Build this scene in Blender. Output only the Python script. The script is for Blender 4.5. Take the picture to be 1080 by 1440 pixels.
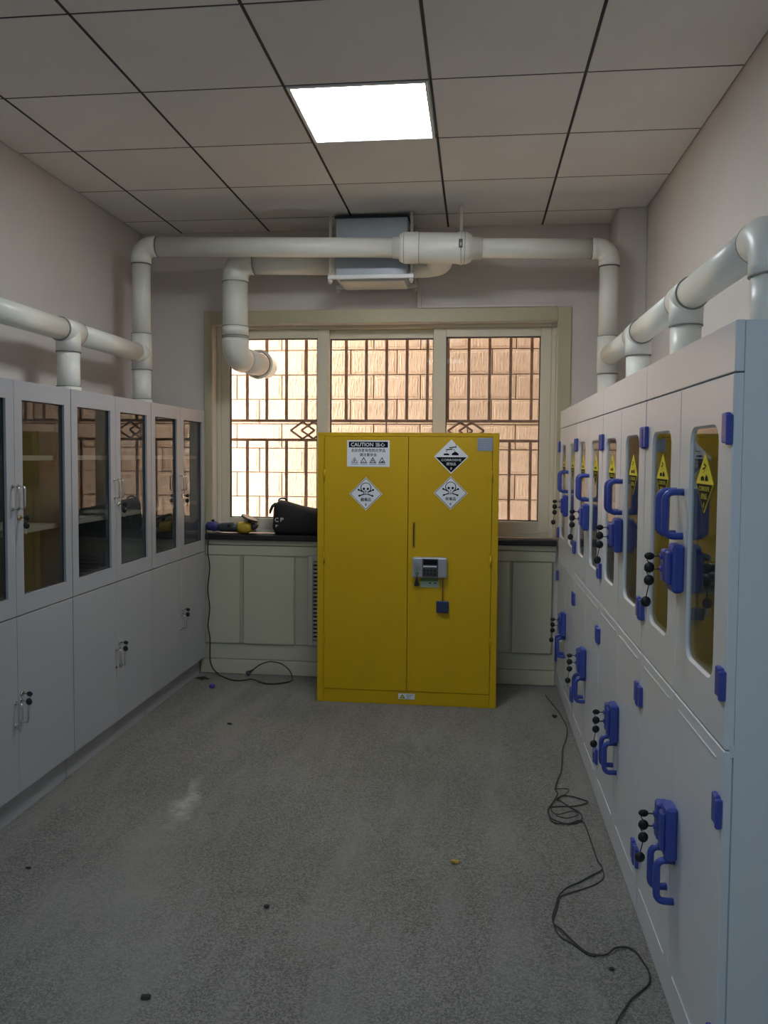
import bpy, bmesh, math, random
from mathutils import Vector, Matrix
random.seed(7)
S = bpy.context.scene
C = S.collection
for o in list(bpy.data.objects): bpy.data.objects.remove(o)

# ------------------------------------------------------------------ camera
cam_d = bpy.data.cameras.new('camera'); cam = bpy.data.objects.new('camera', cam_d); C.objects.link(cam)
F, YAW, PITCH, ROLL, PX, PY, EYE = 1115.923, .1117817, .0477121, -.0072806, 543.869, 693.753, 1.5083
fwd = Vector((-math.sin(YAW), math.cos(YAW), 0)); rgt = Vector((math.cos(YAW), math.sin(YAW), 0)); up = Vector((0, 0, 1))
f2 = fwd * math.cos(PITCH) - up * math.sin(PITCH); u2 = up * math.cos(PITCH) + fwd * math.sin(PITCH)
r3 = rgt * math.cos(ROLL) - u2 * math.sin(ROLL); u3 = u2 * math.cos(ROLL) + rgt * math.sin(ROLL)
M = Matrix((r3, u3, -f2)).transposed().to_4x4(); M.translation = (0, 0, EYE)
cam.matrix_world = M
cam_d.sensor_fit = 'HORIZONTAL'; cam_d.sensor_width = 36; cam_d.lens = F / 1080 * 36
cam_d.shift_x = (540 - PX) / 1080; cam_d.shift_y = (PY - 720) / 1080
cam_d.clip_start = .05; cam_d.clip_end = 200
S.camera = cam

# ------------------------------------------------------------------ light
W = bpy.data.worlds.new('overcast_sky'); S.world = W; W.use_nodes = True
bg = W.node_tree.nodes['Background']; bg.inputs[0].default_value = (.93, .97, 1.0, 1); bg.inputs[1].default_value = 7.0
PANEL_STRENGTH = 15.0
FILL_LAMP_W = 11
def fill_lamp(x, y, w=FILL_LAMP_W):
    l = bpy.data.lights.new('fill_lamp', 'AREA'); l.shape = 'SQUARE'; l.size = .56; l.energy = w; l.color = (.56, .79, 1.0)
    o = bpy.data.objects.new('fill_lamp', l); C.objects.link(o); o.location = (x, y, 2.985)
fill_lamp(-.5, .585, 7.5); fill_lamp(-.5, -1.76, 13)  # added fill lights below the ceiling, out of view
sun_d = bpy.data.lights.new('hazy_sun', 'SUN'); sun_d.energy = 3.6; sun_d.angle = math.radians(28); sun_d.color = (1.0, .96, .88)
sun = bpy.data.objects.new('hazy_sun', sun_d); C.objects.link(sun); sun.location = (-8, -2, 9)
sun.rotation_euler = Vector((1.35, 1.0, -1.25)).to_track_quat('-Z', 'Y').to_euler()
V = S.view_settings
V.view_transform = 'Standard'; V.look = 'None'; V.gamma = 1; V.exposure = 0.72; V.use_curve_mapping = False

# ------------------------------------------------------------------ materials
def mat(name, col, rough=.5, metal=0, spec=.5, noise=0, nscale=8, bump=0, bscale=60, rnd=0, emit=None, stretch=(1, 1, 1), coat=0):
    m = bpy.data.materials.new(name); m.use_nodes = True; nt = m.node_tree; n = nt.nodes; L = nt.links
    b = n['Principled BSDF']; b.inputs['Base Color'].default_value = (*col, 1); b.inputs['Roughness'].default_value = rough
    b.inputs['Metallic'].default_value = metal; b.inputs['Specular IOR Level'].default_value = spec
    if coat: b.inputs['Coat Weight'].default_value = coat; b.inputs['Coat Roughness'].default_value = .15
    tc = n.new('ShaderNodeTexCoord')
    src = None
    if noise:
        t = n.new('ShaderNodeTexNoise'); t.inputs['Scale'].default_value = nscale; t.inputs['Detail'].default_value = 6
        L.new(tc.outputs['Object'], t.inputs['Vector'])
        r = n.new('ShaderNodeValToRGB'); r.color_ramp.elements[0].position = .3; r.color_ramp.elements[1].position = .7
        r.color_ramp.elements[0].color = (*[c * (1 - noise) for c in col], 1); r.color_ramp.elements[1].color = (*[min(1, c * (1 + noise)) for c in col], 1)
        L.new(t.outputs['Fac'], r.inputs[0]); src = r.outputs[0]
    if rnd:
        oi = n.new('ShaderNodeObjectInfo'); h = n.new('ShaderNodeHueSaturation')
        mr = n.new('ShaderNodeMapRange'); mr.inputs[3].default_value = 1 - rnd; mr.inputs[4].default_value = 1 + rnd
        L.new(oi.outputs['Random'], mr.inputs[0]); L.new(mr.outputs[0], h.inputs['Value'])
        if src: L.new(src, h.inputs['Color'])
        else: h.inputs['Color'].default_value = (*col, 1)
        src = h.outputs[0]
    if src: L.new(src, b.inputs['Base Color'])
    if bump:
        mp = n.new('ShaderNodeMapping'); mp.inputs['Scale'].default_value = stretch; L.new(tc.outputs['Object'], mp.inputs[0])
        t = n.new('ShaderNodeTexNoise'); t.inputs['Scale'].default_value = bscale; t.inputs['Detail'].default_value = 4; L.new(mp.outputs[0], t.inputs['Vector'])
        bp = n.new('ShaderNodeBump'); bp.inputs['Strength'].default_value = bump; bp.inputs['Distance'].default_value = .01
        L.new(t.outputs['Fac'], bp.inputs['Height']); L.new(bp.outputs[0], b.inputs['Normal'])
    if emit: b.inputs['Emission Color'].default_value = (*emit[:3], 1); b.inputs['Emission Strength'].default_value = emit[3]
    return m
def glass(name, tint, ior=1.5, rough=0.0):
    m = bpy.data.materials.new(name); m.use_nodes = True; nt = m.node_tree; n = nt.nodes; L = nt.links
    n.remove(n['Principled BSDF']); out = n['Material Output']
    t = n.new('ShaderNodeBsdfTransparent'); t.inputs[0].default_value = (*tint, 1)
    g = n.new('ShaderNodeBsdfGlossy'); g.inputs['Roughness'].default_value = rough
    fr = n.new('ShaderNodeFresnel'); fr.inputs[0].default_value = ior
    ge = n.new('ShaderNodeNewGeometry'); su = n.new('ShaderNodeMath'); su.operation = 'SUBTRACT'; su.inputs[0].default_value = 1; L.new(ge.outputs['Backfacing'], su.inputs[1])
    mu = n.new('ShaderNodeMath'); mu.operation = 'MULTIPLY'; L.new(fr.outputs[0], mu.inputs[0]); L.new(su.outputs[0], mu.inputs[1])
    mx = n.new('ShaderNodeMixShader'); L.new(mu.outputs[0], mx.inputs[0]); L.new(t.outputs[0], mx.inputs[1]); L.new(g.outputs[0], mx.inputs[2])
    L.new(mx.outputs[0], out.inputs[0]); return m
def floor_mat():
    m = bpy.data.materials.new('speckled_floor'); m.use_nodes = True; nt = m.node_tree; n = nt.nodes; L = nt.links
    b = n['Principled BSDF']; b.inputs['Roughness'].default_value = .62; b.inputs['Specular IOR Level'].default_value = .35
    tc = n.new('ShaderNodeTexCoord'); co = tc.outputs['Object']
    def noise(sc, det, rough=.5):
        t = n.new('ShaderNodeTexNoise'); t.inputs['Scale'].default_value = sc; t.inputs['Detail'].default_value = det; t.inputs['Roughness'].default_value = rough
        L.new(co, t.inputs['Vector']); return t.outputs['Fac']
    def ramp(f, a, ca, b_, cb):
        r = n.new('ShaderNodeValToRGB'); r.color_ramp.elements[0].position = a; r.color_ramp.elements[1].position = b_
        r.color_ramp.elements[0].color = (*ca, 1); r.color_ramp.elements[1].color = (*cb, 1); L.new(f, r.inputs[0]); return r.outputs[0]
    def mix(kind, fac, a, b_):
        x = n.new('ShaderNodeMixRGB'); x.blend_type = kind
        if isinstance(fac, float): x.inputs[0].default_value = fac
        else: L.new(fac, x.inputs[0])
        L.new(a, x.inputs[1])
        if isinstance(b_, tuple): x.inputs[2].default_value = (*b_, 1)
        else: L.new(b_, x.inputs[2])
        return x.outputs[0]
    base = ramp(noise(1.6, 6), .3, FL0, .7, FL1)
    vor = n.new('ShaderNodeTexVoronoi'); vor.inputs['Scale'].default_value = 210; L.new(co, vor.inputs['Vector'])
    sp = n.new('ShaderNodeSeparateColor'); L.new(vor.outputs['Color'], sp.inputs[0])
    chips = ramp(sp.outputs[0], .1, (.42, .42, .42), .9, (1.42, 1.42, 1.40))
    c = mix('MULTIPLY', .75, base, chips)
    # dusty smears left by sweeping
    mp = n.new('ShaderNodeMapping'); mp.inputs['Rotation'].default_value = (0, 0, -.25); mp.inputs['Scale'].default_value = (2.2, .45, 1); L.new(co, mp.inputs[0])
    d = n.new('ShaderNodeTexNoise'); d.inputs['Scale'].default_value = 2.4; d.inputs['Detail'].default_value = 8; d.inputs['Roughness'].default_value = .6; L.new(mp.outputs[0], d.inputs['Vector'])
    c = mix('MIX', ramp(d.outputs['Fac'], .46, (0, 0, 0), .72, (.8, .8, .8)), c, DUST)
    wn = n.new('ShaderNodeTexNoise'); wn.inputs['Scale'].default_value = 7; wn.inputs['Detail'].default_value = 5; L.new(co, wn.inputs['Vector'])
    ws = n.new('ShaderNodeVectorMath'); ws.operation = 'SUBTRACT'; L.new(wn.outputs['Color'], ws.inputs[0]); ws.inputs[1].default_value = (.5, .5, .5)
    wk = n.new('ShaderNodeVectorMath'); wk.operation = 'MULTIPLY'; L.new(ws.outputs[0], wk.inputs[0]); wk.inputs[1].default_value = (.16, .16, 0)
    wa = n.new('ShaderNodeVectorMath'); wa.operation = 'ADD'; L.new(co, wa.inputs[0]); L.new(wk.outputs[0], wa.inputs[1]); cw = wa.outputs[0]
    # pale powder streak on the floor before the left cabinets
    g = n.new('ShaderNodeMapping'); g.vector_type = 'TEXTURE'; g.inputs['Location'].default_value = (-1.225, 3.26, 0); g.inputs['Rotation'].default_value = (0, 0, .10); g.inputs['Scale'].default_value = (.06, .30, 1); L.new(cw, g.inputs[0])
    gr = n.new('ShaderNodeTexGradient'); gr.gradient_type = 'SPHERICAL'; L.new(g.outputs[0], gr.inputs[0])
    br = mix('MULTIPLY', 1.0, ramp(gr.outputs['Fac'], .0, (0, 0, 0), .8, (1, 1, 1)), ramp(noise(24, 6, .7), .35, (.25, .25, .25), .6, (1, 1, 1)))
    c = mix('MIX', br, c, (.46, .44, .41))
    g2 = n.new('ShaderNodeMapping'); g2.vector_type = 'TEXTURE'; g2.inputs['Location'].default_value = (-1.18, 2.6, 0); g2.inputs['Rotation'].default_value = (0, 0, .15); g2.inputs['Scale'].default_value = (.22, 1.0, 1); L.new(cw, g2.inputs[0])
    gr2 = n.new('ShaderNodeTexGradient'); gr2.gradient_type = 'SPHERICAL'; L.new(g2.outputs[0], gr2.inputs[0])
    br2 = mix('MULTIPLY', 1.0, ramp(gr2.outputs['Fac'], .0, (0, 0, 0), .9, (1, 1, 1)), ramp(noise(5, 6, .6), .3, (.2, .2, .2), .7, (.95, .95, .95)))
    c = mix('MIX', br2, c, DUST)
    L.new(c, b.inputs['Base Color'])
    bp = n.new('ShaderNodeBump'); bp.inputs['Strength'].default_value = .25; bp.inputs['Distance'].default_value = .003
    L.new(sp.outputs[1], bp.inputs['Height']); L.new(bp.outputs[0], b.inputs['Normal'])
    return m
FL0, FL1, DUST = (.165, .161, .146), (.215, .206, .19), (.25, .243, .226)
MT = {
    'wall': mat('wall_paint', (.68, .62, .575), .85, noise=.05, nscale=1.5, bump=.05, bscale=120),
    'tile': mat('ceiling_tile', (.76, .73, .69), .9, noise=.03, nscale=2, bump=.04, bscale=200, rnd=.03),
    'grid_gap': mat('ceiling_grid_dark', (.03, .03, .03), .7),
    'floor': floor_mat(),
    'outside': mat('concrete', (.45, .42, .4), .9, noise=.1, nscale=2),
    'stone': mat('tan_stone', (.60, .425, .295), .85, noise=.10, nscale=9, bump=1.0, bscale=22, stretch=(3.2, 1, .8), rnd=.06),
    'mortar': mat('mortar', (.36, .25, .19), .95),
    'cream': mat('cream_gloss_paint', (.52, .47, .31), .45, noise=.05, nscale=4),
    'creampanel': mat('cream_green_panel', (.50, .49, .37), .45, noise=.04, nscale=3),
    'pvcframe': mat('window_frame_pvc', (.74, .68, .53), .4),
    'gasket': mat('dark_gasket', (.04, .03, .03), .6),
    'winglass': glass('window_glass', (.97, .98, .97), 1.2),
    'sill': mat('dark_stone', (.014, .012, .014), .45, noise=.3, nscale=40),
    'iron': mat('brown_iron', (.26, .155, .11), .55, noise=.2, nscale=30),
    'steel_l': mat('grey_steel_paint', (.39, .405, .435), .38, bump=.02, bscale=300),
    'steel_in': mat('grey_steel_inside', (.45, .46, .46), .5),
    'shelf': mat('shelf_paint', (.62, .62, .58), .5),
    'cabglass': glass('cabinet_glass', (.78, .78, .76), 2.0),
    'chrome': mat('chrome', (.75, .74, .72), .18, 1),
    'black': mat('black_plastic', (.012, .012, .012), .4),
    'pp': mat('white_polypropylene', (.71, .73, .76), .28, bump=.015, bscale=60, coat=.2),
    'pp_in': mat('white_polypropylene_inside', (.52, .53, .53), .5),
    'blue': mat('blue_plastic', (.050, .078, .36), .35),
    'pvc': mat('ivory_pvc', (.83, .82, .74), .35, noise=.03, nscale=5),
    'pvcline': mat('pvc_joint_glue', (.30, .29, .26), .6),  # darker rings at the glued pipe joints
    'fanmetal': mat('galvanised_sheet', (.40, .44, .49), .45, .15, noise=.05, nscale=6),
    'rod': mat('galvanised_rod', (.72, .69, .63), .5),
    'yellow': mat('yellow_enamel', (.58, .36, .002), .32, noise=.03, nscale=3, bump=.01, bscale=150),
    'white': mat('white_print', (.78, .80, .84), .5),
    'ink': mat('black_print', (.006, .006, .007), .8, spec=.15),
    'greyink': mat('grey_print', (.2, .2, .22), .5),
    'labelblue': mat('blue_grey_label', (.26, .31, .40), .45),
    'handlebrass': mat('dull_brass', (.38, .22, .03), .35, .6),
    'hazyellow': mat('hazard_yellow', (.78, .66, .02), .5),
    'hazblack': mat('hazard_black', (.02, .016, .006), .8, spec=.15),
    'silver': mat('silver_plastic', (.42, .43, .47), .3, .5),
    'dkgrey': mat('dark_grey_plastic', (.06, .065, .07), .4),
    'green': mat('green_card', (.10, .17, .05), .6),
    'mint': mat('mint_paper', (.40, .50, .40), .7),
    'navy': mat('navy_plastic', (.02, .035, .09), .4),
    'wirered': mat('red_brown_wire', (.22, .05, .02), .5),
    'wire': mat('grey_wire', (.035, .033, .032), .6),
    'bag': mat('black_nylon', (.012, .011, .013), .75, bump=.3, bscale=200),
    'toolyellow': mat('tool_yellow', (.55, .38, .03), .45),
    'toolblue': mat('tool_blue', (.05, .05, .22), .5),
    'purple': mat('purple_plastic', (.10, .05, .35), .4),
    'dirt': mat('dark_crumb', (.03, .028, .025), .9),
    'chip': mat('yellow_chip', (.45, .30, .05), .7),
    'diffuser': mat('lit_diffuser', (.9, .9, .9), .5, emit=(.92, .97, 1.0, PANEL_STRENGTH)),
    'alu': mat('white_alu', (.75, .75, .75), .4),
    'grille': mat('radiator_grille', (.55, .52, .47), .5),
    'darkhole': mat('dark_hollow', (.02, .02, .02), .9),
}

# ------------------------------------------------------------------ helpers
class MB:
    def __init__(s): s.bm = bmesh.new(); s.slots = []
    def mi(s, m):
        if m not in s.slots: s.slots.append(m)
        return s.slots.index(m)
    def box(s, a, b, m, bev=0, seg=1):
        a, b = Vector([min(p, q) for p, q in zip(a, b)]), Vector([max(p, q) for p, q in zip(a, b)])
        mi = s.mi(m)
        vs = [s.bm.verts.new((x, y, z)) for x in (a.x, b.x) for y in (a.y, b.y) for z in (a.z, b.z)]
        fs = [s.bm.faces.new([vs[i] for i in q]) for q in ((0, 1, 3, 2), (4, 6, 7, 5), (0, 4, 5, 1), (2, 3, 7, 6), (0, 2, 6, 4), (1, 5, 7, 3))]
        for f in fs: f.material_index = mi
        if bev:
            es = list({e for f in fs for e in f.edges})
            r = bmesh.ops.bevel(s.bm, geom=es, offset=bev, segments=seg, affect='EDGES', profile=.5, clamp_overlap=True)
            for f in r['faces']: f.material_index = mi
        return s
    def tube(s, path, r, m, n=12, caps=True, closed=False):
        mi = s.mi(m); P = [Vector(p) for p in path]; N = len(P)
        R = r if isinstance(r, (list, tuple)) else [r] * N
        T = []
        for i in range(N):
            a = P[i - 1] if (i > 0 or closed) else P[i]; b = P[(i + 1) % N] if (i < N - 1 or closed) else P[i]
            T.append((b - a).normalized())
        ref = Vector((0, 0, 1)) if abs(T[0].z) < .9 else Vector((1, 0, 0))
        nrm = T[0].cross(ref).normalized(); rings = []
        for i in range(N):
            if i:
                q = T[i - 1].rotation_difference(T[i]); nrm = q @ nrm
            bi = T[i].cross(nrm)
            rings.append([s.bm.verts.new(P[i] + (nrm * math.cos(2 * math.pi * k / n) + bi * math.sin(2 * math.pi * k / n)) * R[i]) for k in range(n)])
        for i in range(N if closed else N - 1):
            A, B = rings[i], rings[(i + 1) % N]
            for k in range(n):
                f = s.bm.faces.new((A[k], A[(k + 1) % n], B[(k + 1) % n], B[k])); f.smooth = True; f.material_index = mi
        if caps and not closed:
            for ring, fl in ((rings[0], True), (rings[-1], False)):
                f = s.bm.faces.new(ring[::-1] if fl else ring); f.material_index = mi
        return s
    def cyl(s, a, b, r, m, n=24, r2=None): return s.tube([a, b], [r, r if r2 is None else r2], m, n)
    def poly(s, pts, m):
        f = s.bm.faces.new([s.bm.verts.new(p) for p in pts]); f.material_index = s.mi(m); return f
    def prism(s, pts, d, m):
        """pts: closed 3-D outline; d: extrusion vector"""
        mi = s.mi(m); d = Vector(d); A = [s.bm.verts.new(p) for p in pts]; B = [s.bm.verts.new(Vector(p) + d) for p in pts]; n = len(pts)
        fs = [s.bm.faces.new(A[::-1]), s.bm.faces.new(B)] + [s.bm.faces.new((A[i], A[(i + 1) % n], B[(i + 1) % n], B[i])) for i in range(n)]
        for f in fs: f.material_index = mi
        return s
    def ball(s, c, r, m, sc=(1, 1, 1), n=10):
        mi = s.mi(m); r_ = bmesh.ops.create_uvsphere(s.bm, u_segments=n, v_segments=max(6, n // 2 + 1), radius=r)
        for v in r_['verts']: v.co = Vector((v.co.x * sc[0] + c[0], v.co.y * sc[1] + c[1], v.co.z * sc[2] + c[2]))
        for f in {f for v in r_['verts'] for f in v.link_faces}: f.material_index = mi; f.smooth = True
        return s
    def mesh(s, name, off=(0, 0, 0)):
        bmesh.ops.recalc_face_normals(s.bm, faces=s.bm.faces)
        me = bpy.data.meshes.new(name)
        if any(off): bmesh.ops.translate(s.bm, vec=-Vector(off), verts=s.bm.verts)
        s.bm.to_mesh(me); s.bm.free()
        for m in s.slots: me.materials.append(MT[m])
        return me
    def build(s, name, parent=None, origin=None):
        """coordinates are in the root's own frame; origin = where the object's own origin goes"""
        org = Vector(origin) if origin is not None else Vector((0, 0, 0))
        o = bpy.data.objects.new(name, s.mesh(name, org)); C.objects.link(o); o.location = org
        if parent is not None: o.parent = parent; o.location = org - abs_loc(parent)
        return o
def abs_loc(o):
    """offset of a part inside its root's frame"""
    v = Vector((0, 0, 0))
    while o.parent is not None: v += o.location; o = o.parent
    return v
def inst(name, me, loc, parent=None):
    o = bpy.data.objects.new(name, me); C.objects.link(o); o.location = loc
    if parent is not None: o.parent = parent; o.location = Vector(loc) - abs_loc(parent)
    return o
def tag(o, label=None, cat=None, group=None, kind=None):
    for k, v in (('label', label), ('category', cat), ('group', group), ('kind', kind)):
        if v: o[k] = v
    return o
def thing(name, loc, label=None, cat=None, group=None, kind=None):
    o = bpy.data.objects.new(name, None); o.empty_display_size = .1; C.objects.link(o); o.location = loc
    return tag(o, label, cat, group, kind)
def copy_tree(o, parent=None):
    c = o.copy(); C.objects.link(c); c.parent = parent
    for ch in list(o.children): copy_tree(ch, c)
    return c
_tc = {}
def text_tris(s, bold=False):
    if s not in _tc:
        cu = bpy.data.curves.new('t', 'FONT'); cu.body = s; cu.size = 1; cu.align_x = 'CENTER'; cu.align_y = 'CENTER'; cu.resolution_u = 2
        if bold: cu.offset = .015
        o = bpy.data.objects.new('t', cu); C.objects.link(o); bpy.context.view_layer.update()
        me = bpy.data.meshes.new_from_object(o.evaluated_get(bpy.context.evaluated_depsgraph_get()))
        vs = [v.co.copy() for v in me.vertices]; fs = [list(p.vertices) for p in me.polygons]
        bpy.data.objects.remove(o); bpy.data.curves.remove(cu); bpy.data.meshes.remove(me)
        x0, x1 = min(v.x for v in vs), max(v.x for v in vs); y0, y1 = min(v.y for v in vs), max(v.y for v in vs)
        _tc[s] = ([((v.x - (x0 + x1) / 2) / (x1 - x0), (v.y - (y0 + y1) / 2) / (y1 - y0)) for v in vs], fs)
    return _tc[s]
class Decal:
    """flat print on a surface: O origin, U right, V up, N towards the viewer"""
    def __init__(s, mb, O, U, V, N): s.mb, s.O, s.U, s.V, s.N, s.k = mb, Vector(O), Vector(U), Vector(V), Vector(N), .0012
    def p(s, u, v): return s.O + s.U * u + s.V * v + s.N * s.k
    def up(s): s.k += .0004
    def slab(s, pts, m):
        s.mb.prism([s.O + s.U * u + s.V * v for u, v in pts], s.N * s.k, m); s.up()
    def shape(s, pts, m): s.mb.poly([s.p(*q) for q in pts], m)
    def circle(s, u, v, r, m, n=16, ry=None): s.shape([(u + r * math.cos(6.2832 * i / n), v + (ry or r) * math.sin(6.2832 * i / n)) for i in range(n)], m)
    def line(s, a, b, w, m):
        d = Vector((b[0] - a[0], b[1] - a[1])); d.normalize(); q = Vector((-d.y, d.x)) * w / 2
        s.shape([(a[0] + q.x, a[1] + q.y), (b[0] + q.x, b[1] + q.y), (b[0] - q.x, b[1] - q.y), (a[0] - q.x, a[1] - q.y)], m)
    def loop(s, pts, w, m):
        for i in range(len(pts)): s.line(pts[i], pts[(i + 1) % len(pts)], w, m)
    def text(s, t, u, v, w, h, m, bold=False):
        vs, fs = text_tris(t, bold); mi = s.mb.mi(m)
        bv = [s.mb.bm.verts.new(s.p(u + a * w, v + b * h)) for a, b in vs]
        for f in fs:
            try: s.mb.bm.faces.new([bv[i] for i in f]).material_index = mi
            except ValueError: pass
def arc(c, a, b, r, n=8):
    """quarter bend: centre c, from c+a*r to c+b*r"""
    a, b, c = Vector(a), Vector(b), Vector(c)
    return [c + (a * math.cos(t * math.pi / 2 / n) + b * math.sin(t * math.pi / 2 / n)) * r for t in range(n + 1)]

# ------------------------------------------------------------------ the room
XL, XR, YB, YF, ZC = -2.29, 1.0, 5.27, -2.64, 3.0
WT = .20
m = MB(); m.box((XL - .2, YF - .2, -.12), (XR + .2, YB + WT, 0), 'floor'); tag(m.build('floor'), kind='structure')
m = MB(); m.box((XL - WT, YF - WT, 0), (XL, YB + WT, 3.25), 'wall'); tag(m.build('wall_left'), kind='structure')
m = MB(); m.box((XR, YF - WT, 0), (XR + WT, YB, 3.25), 'wall'); tag(m.build('wall_right'), kind='structure')
# wall behind the photographer
m = MB(); m.box((XL, YF - WT, 0), (XR, YF, 3.25), 'wall')
tag(m.build('wall_front'), kind='structure')
# window wall; unseen run to the right and extra height added to shade the alley
WX0, WX1, WZ0, WZ1 = -1.79, .515, .93, 2.385
m = MB()
m.box((XL, YB, 0), (WX0, YB + WT, 6.5), 'wall'); m.box((WX1, YB, 0), (9, YB + WT, 6.5), 'wall')
m.box((WX0, YB, 0), (WX1, YB + WT, WZ0), 'wall'); m.box((WX0, YB, WZ1), (WX1, YB + WT, 6.5), 'wall')
tag(m.build('wall_back'), kind='structure')
m = MB(); m.box((.83, 4.95, 0), (XR, YB, ZC), 'wall', .004); tag(m.build('wall_column'), kind='structure')
# ceiling: dark slab with the hung tiles as pieces
ceil = tag(MB().box((XL - WT, YF - WT, 3.03), (XR + WT, YB, 3.25), 'grid_gap').build('ceiling'), kind='structure')
gx = [XL, -2.0, -1.397, -.795, -.2, .405, XR]
gy = [YF] + [4.98 - .586 * k for k in range(12, -1, -1)] + [YB]
tile_me = {}
for i in range(6):
    for j in range(len(gy) - 1):
        if i == 3 and abs(gy[j] - 3.222) < .01: continue
        w, d = round(gx[i + 1] - gx[i], 3), round(gy[j + 1] - gy[j], 3)
        if (w, d) not in tile_me:
            tile_me[w, d] = MB().box((-w / 2 + .006, -d / 2 + .004, 0), (w / 2 - .006, d / 2 - .004, .022), 'tile', .002).mesh('ceiling_tile')
        inst('ceiling_tile', tile_me[w, d], ((gx[i] + gx[i + 1]) / 2, (gy[j] + gy[j + 1]) / 2, ZC), ceil)
def grid_bar(x0, y0, x1, y1): MB().box((x0, y0, ZC + .0006), (x1, y1, ZC + .02), 'grid_gap').build('grid_bar', ceil)
for x in gx[1:-1]: grid_bar(x - .0055, YF + .002, x + .0055, YB - .002)
for y in gy[1:-1]:
    for x0, x1 in zip(gx, gx[1:]): grid_bar(x0 + .007, y - .0036, x1 - .007, y + .0036)
# lit panel
cx, cy = (gx[3] + gx[4]) / 2, 3.222 + .293
lp = thing('ceiling_light', (cx, cy, ZC), 'square white lit panel flush among the ceiling tiles', 'ceiling light')
m = MB(); h = .288; t = .014
for a, b in (((-h, -h), (h, -h + t)), ((-h, h - t), (h, h)), ((-h, -h + t), (-h + t, h - t)), ((h - t, -h + t), (h, h - t))):
    m.box((a[0], a[1], -.006), (b[0], b[1], .02), 'alu')
m.build('frame', lp)
MB().box((-h + t, -h + t, -.001), (h - t, h - t, .012), 'diffuser').build('diffuser', lp)

# outside: facing wall of rough stone tiles, ground
m = MB(); m.box((-9, 6.53, -.3), (9, 6.8, 6.5), 'mortar'); ow = tag(m.build('wall_outside'), kind='structure')
def stone_mesh():
    b = MB(); w, h2, g = .385, .2025, .0035
    x0, x1, z0, z1, c = -w / 2 + g, w / 2 - g, -h2 / 2 + g, h2 / 2 - g, .016
    mi = b.mi('stone')
    rings = []
    for y, k in ((.03, 0), (.006, 0), (.0, .006), (.001, .016), (-.003, .024)):
        rings.append([b.bm.verts.new((x, y, z)) for x, z in ((x0 + k, z0 + k), (x1 - k, z0 + k), (x1 - k, z1 - k), (x0 + k, z1 - k))])
    for A, B in zip(rings, rings[1:]):
        for k in range(4): b.bm.faces.new((A[k], A[(k + 1) % 4], B[(k + 1) % 4], B[k])).material_index = mi
    b.bm.faces.new(rings[-1]).material_index = mi
    return b.mesh('stone')
sm = stone_mesh()
for r in range(-3, 12):
    z = 1.157 + .2025 * r + .10125
    off = -1.6125 if r % 2 == 0 else -1.42
    for k in range(-6, 11):
        x = off + .385 * k + .1925
        if -3.7 < x < 2.5: inst('stone', sm, (x, 6.5 + random.uniform(-.003, .003), z), ow)
tag(MB().box((-9, YB + WT, -.4), (9, 6.53, -.3), 'outside').build('ground_outside'), kind='structure')

# ------------------------------------------------------------------ window
win = thing('window_1', (0, YB, 0), kind='structure')
def wb(*boxes, mtl='pvcframe', bev=.003):
    b = MB()
    for a, c in boxes: b.box((a[0], a[1] - YB, a[2]), (c[0], c[1] - YB, c[2]), mtl, bev)
    return b
fy0, fy1 = 5.355, 5.455
fx0, fx1, fz0, fz1 = WX0, WX1, .965, WZ1
t = .03
wb(((fx0, fy0, fz0), (fx0 + t, fy1, fz1)), ((fx1 - t, fy0, fz0), (fx1, fy1, fz1)), ((fx0 + t, fy0, fz1 - .022), (fx1 - t, fy1, fz1)), ((fx0 + t, fy0, fz0), (fx1 - t, fy1, fz0 + .03))).build('window_frame', win)
def sash(x0, x1, gx0, gx1, z0, z1, gz0, gz1, y0, y1, hole=None):
    s = wb(((x0, y0, z0), (gx0, y1, z1)), ((gx1, y0, z0), (x1, y1, z1)), ((gx0, y0, gz1), (gx1, y1, z1)), ((gx0, y0, z0), (gx1, y1, gz0))).build('sash', win)
    e = .006; k = wb(((gx0, y0 + .008, gz0), (gx0 + e, y1 - .004, gz1)), ((gx1 - e, y0 + .008, gz0), (gx1, y1 - .004, gz1)), ((gx0, y0 + .008, gz1 - e), (gx1, y1 - .004, gz1)), ((gx0, y0 + .008, gz0), (gx1, y1 - .004, gz0 + e)), mtl='gasket', bev=0)
    k.build('gasket', s)
    ym = (y0 + y1) / 2 - YB
    b = MB()
    if hole is None: b.box((gx0 + .002, ym - .002, gz0 + .002), (gx1 - .002, ym + .002, gz1 - .002), 'winglass')
    else:
        hx, hz, hr = hole; n = 32; mi = b.mi('winglass')
        for yy in (ym - .002, ym + .002):
            I, O = [], []
            for q in range(n):
                a = 2 * math.pi * (q + .5) / n; dx, dz = math.cos(a), math.sin(a)
                ts = [((gx1 if dx > 0 else gx0) - hx) / dx, ((gz1 if dz > 0 else gz0) - hz) / dz]; tt = min(ts)
                I.append(b.bm.verts.new((hx + hr * dx, yy, hz + hr * dz))); O.append([hx + tt * dx, yy, hz + tt * dz])
            for cxx, czz in ((gx0, gz0), (gx1, gz0), (gx0, gz1), (gx1, gz1)):
                q = min(range(n), key=lambda i: (O[i][0] - cxx) ** 2 + (O[i][2] - czz) ** 2); O[q] = [cxx, yy, czz]
            O = [b.bm.verts.new(v) for v in O]
            for q in range(n): b.bm.faces.new((I[q], I[(q + 1) % n], O[(q + 1) % n], O[q])).material_index = mi
    b.build('pane', s)
HX, HZ, HR = -1.50, 2.13, .086
sash(-1.76, -1.005, -1.702, -1.085, .995, 2.363, 1.07, 2.303, 5.362, 5.402, (HX, HZ, HR))
sash(-1.08, -.215, -1.005, -.294, .995, 2.363, 1.075, 2.303, 5.408, 5.448)
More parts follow.
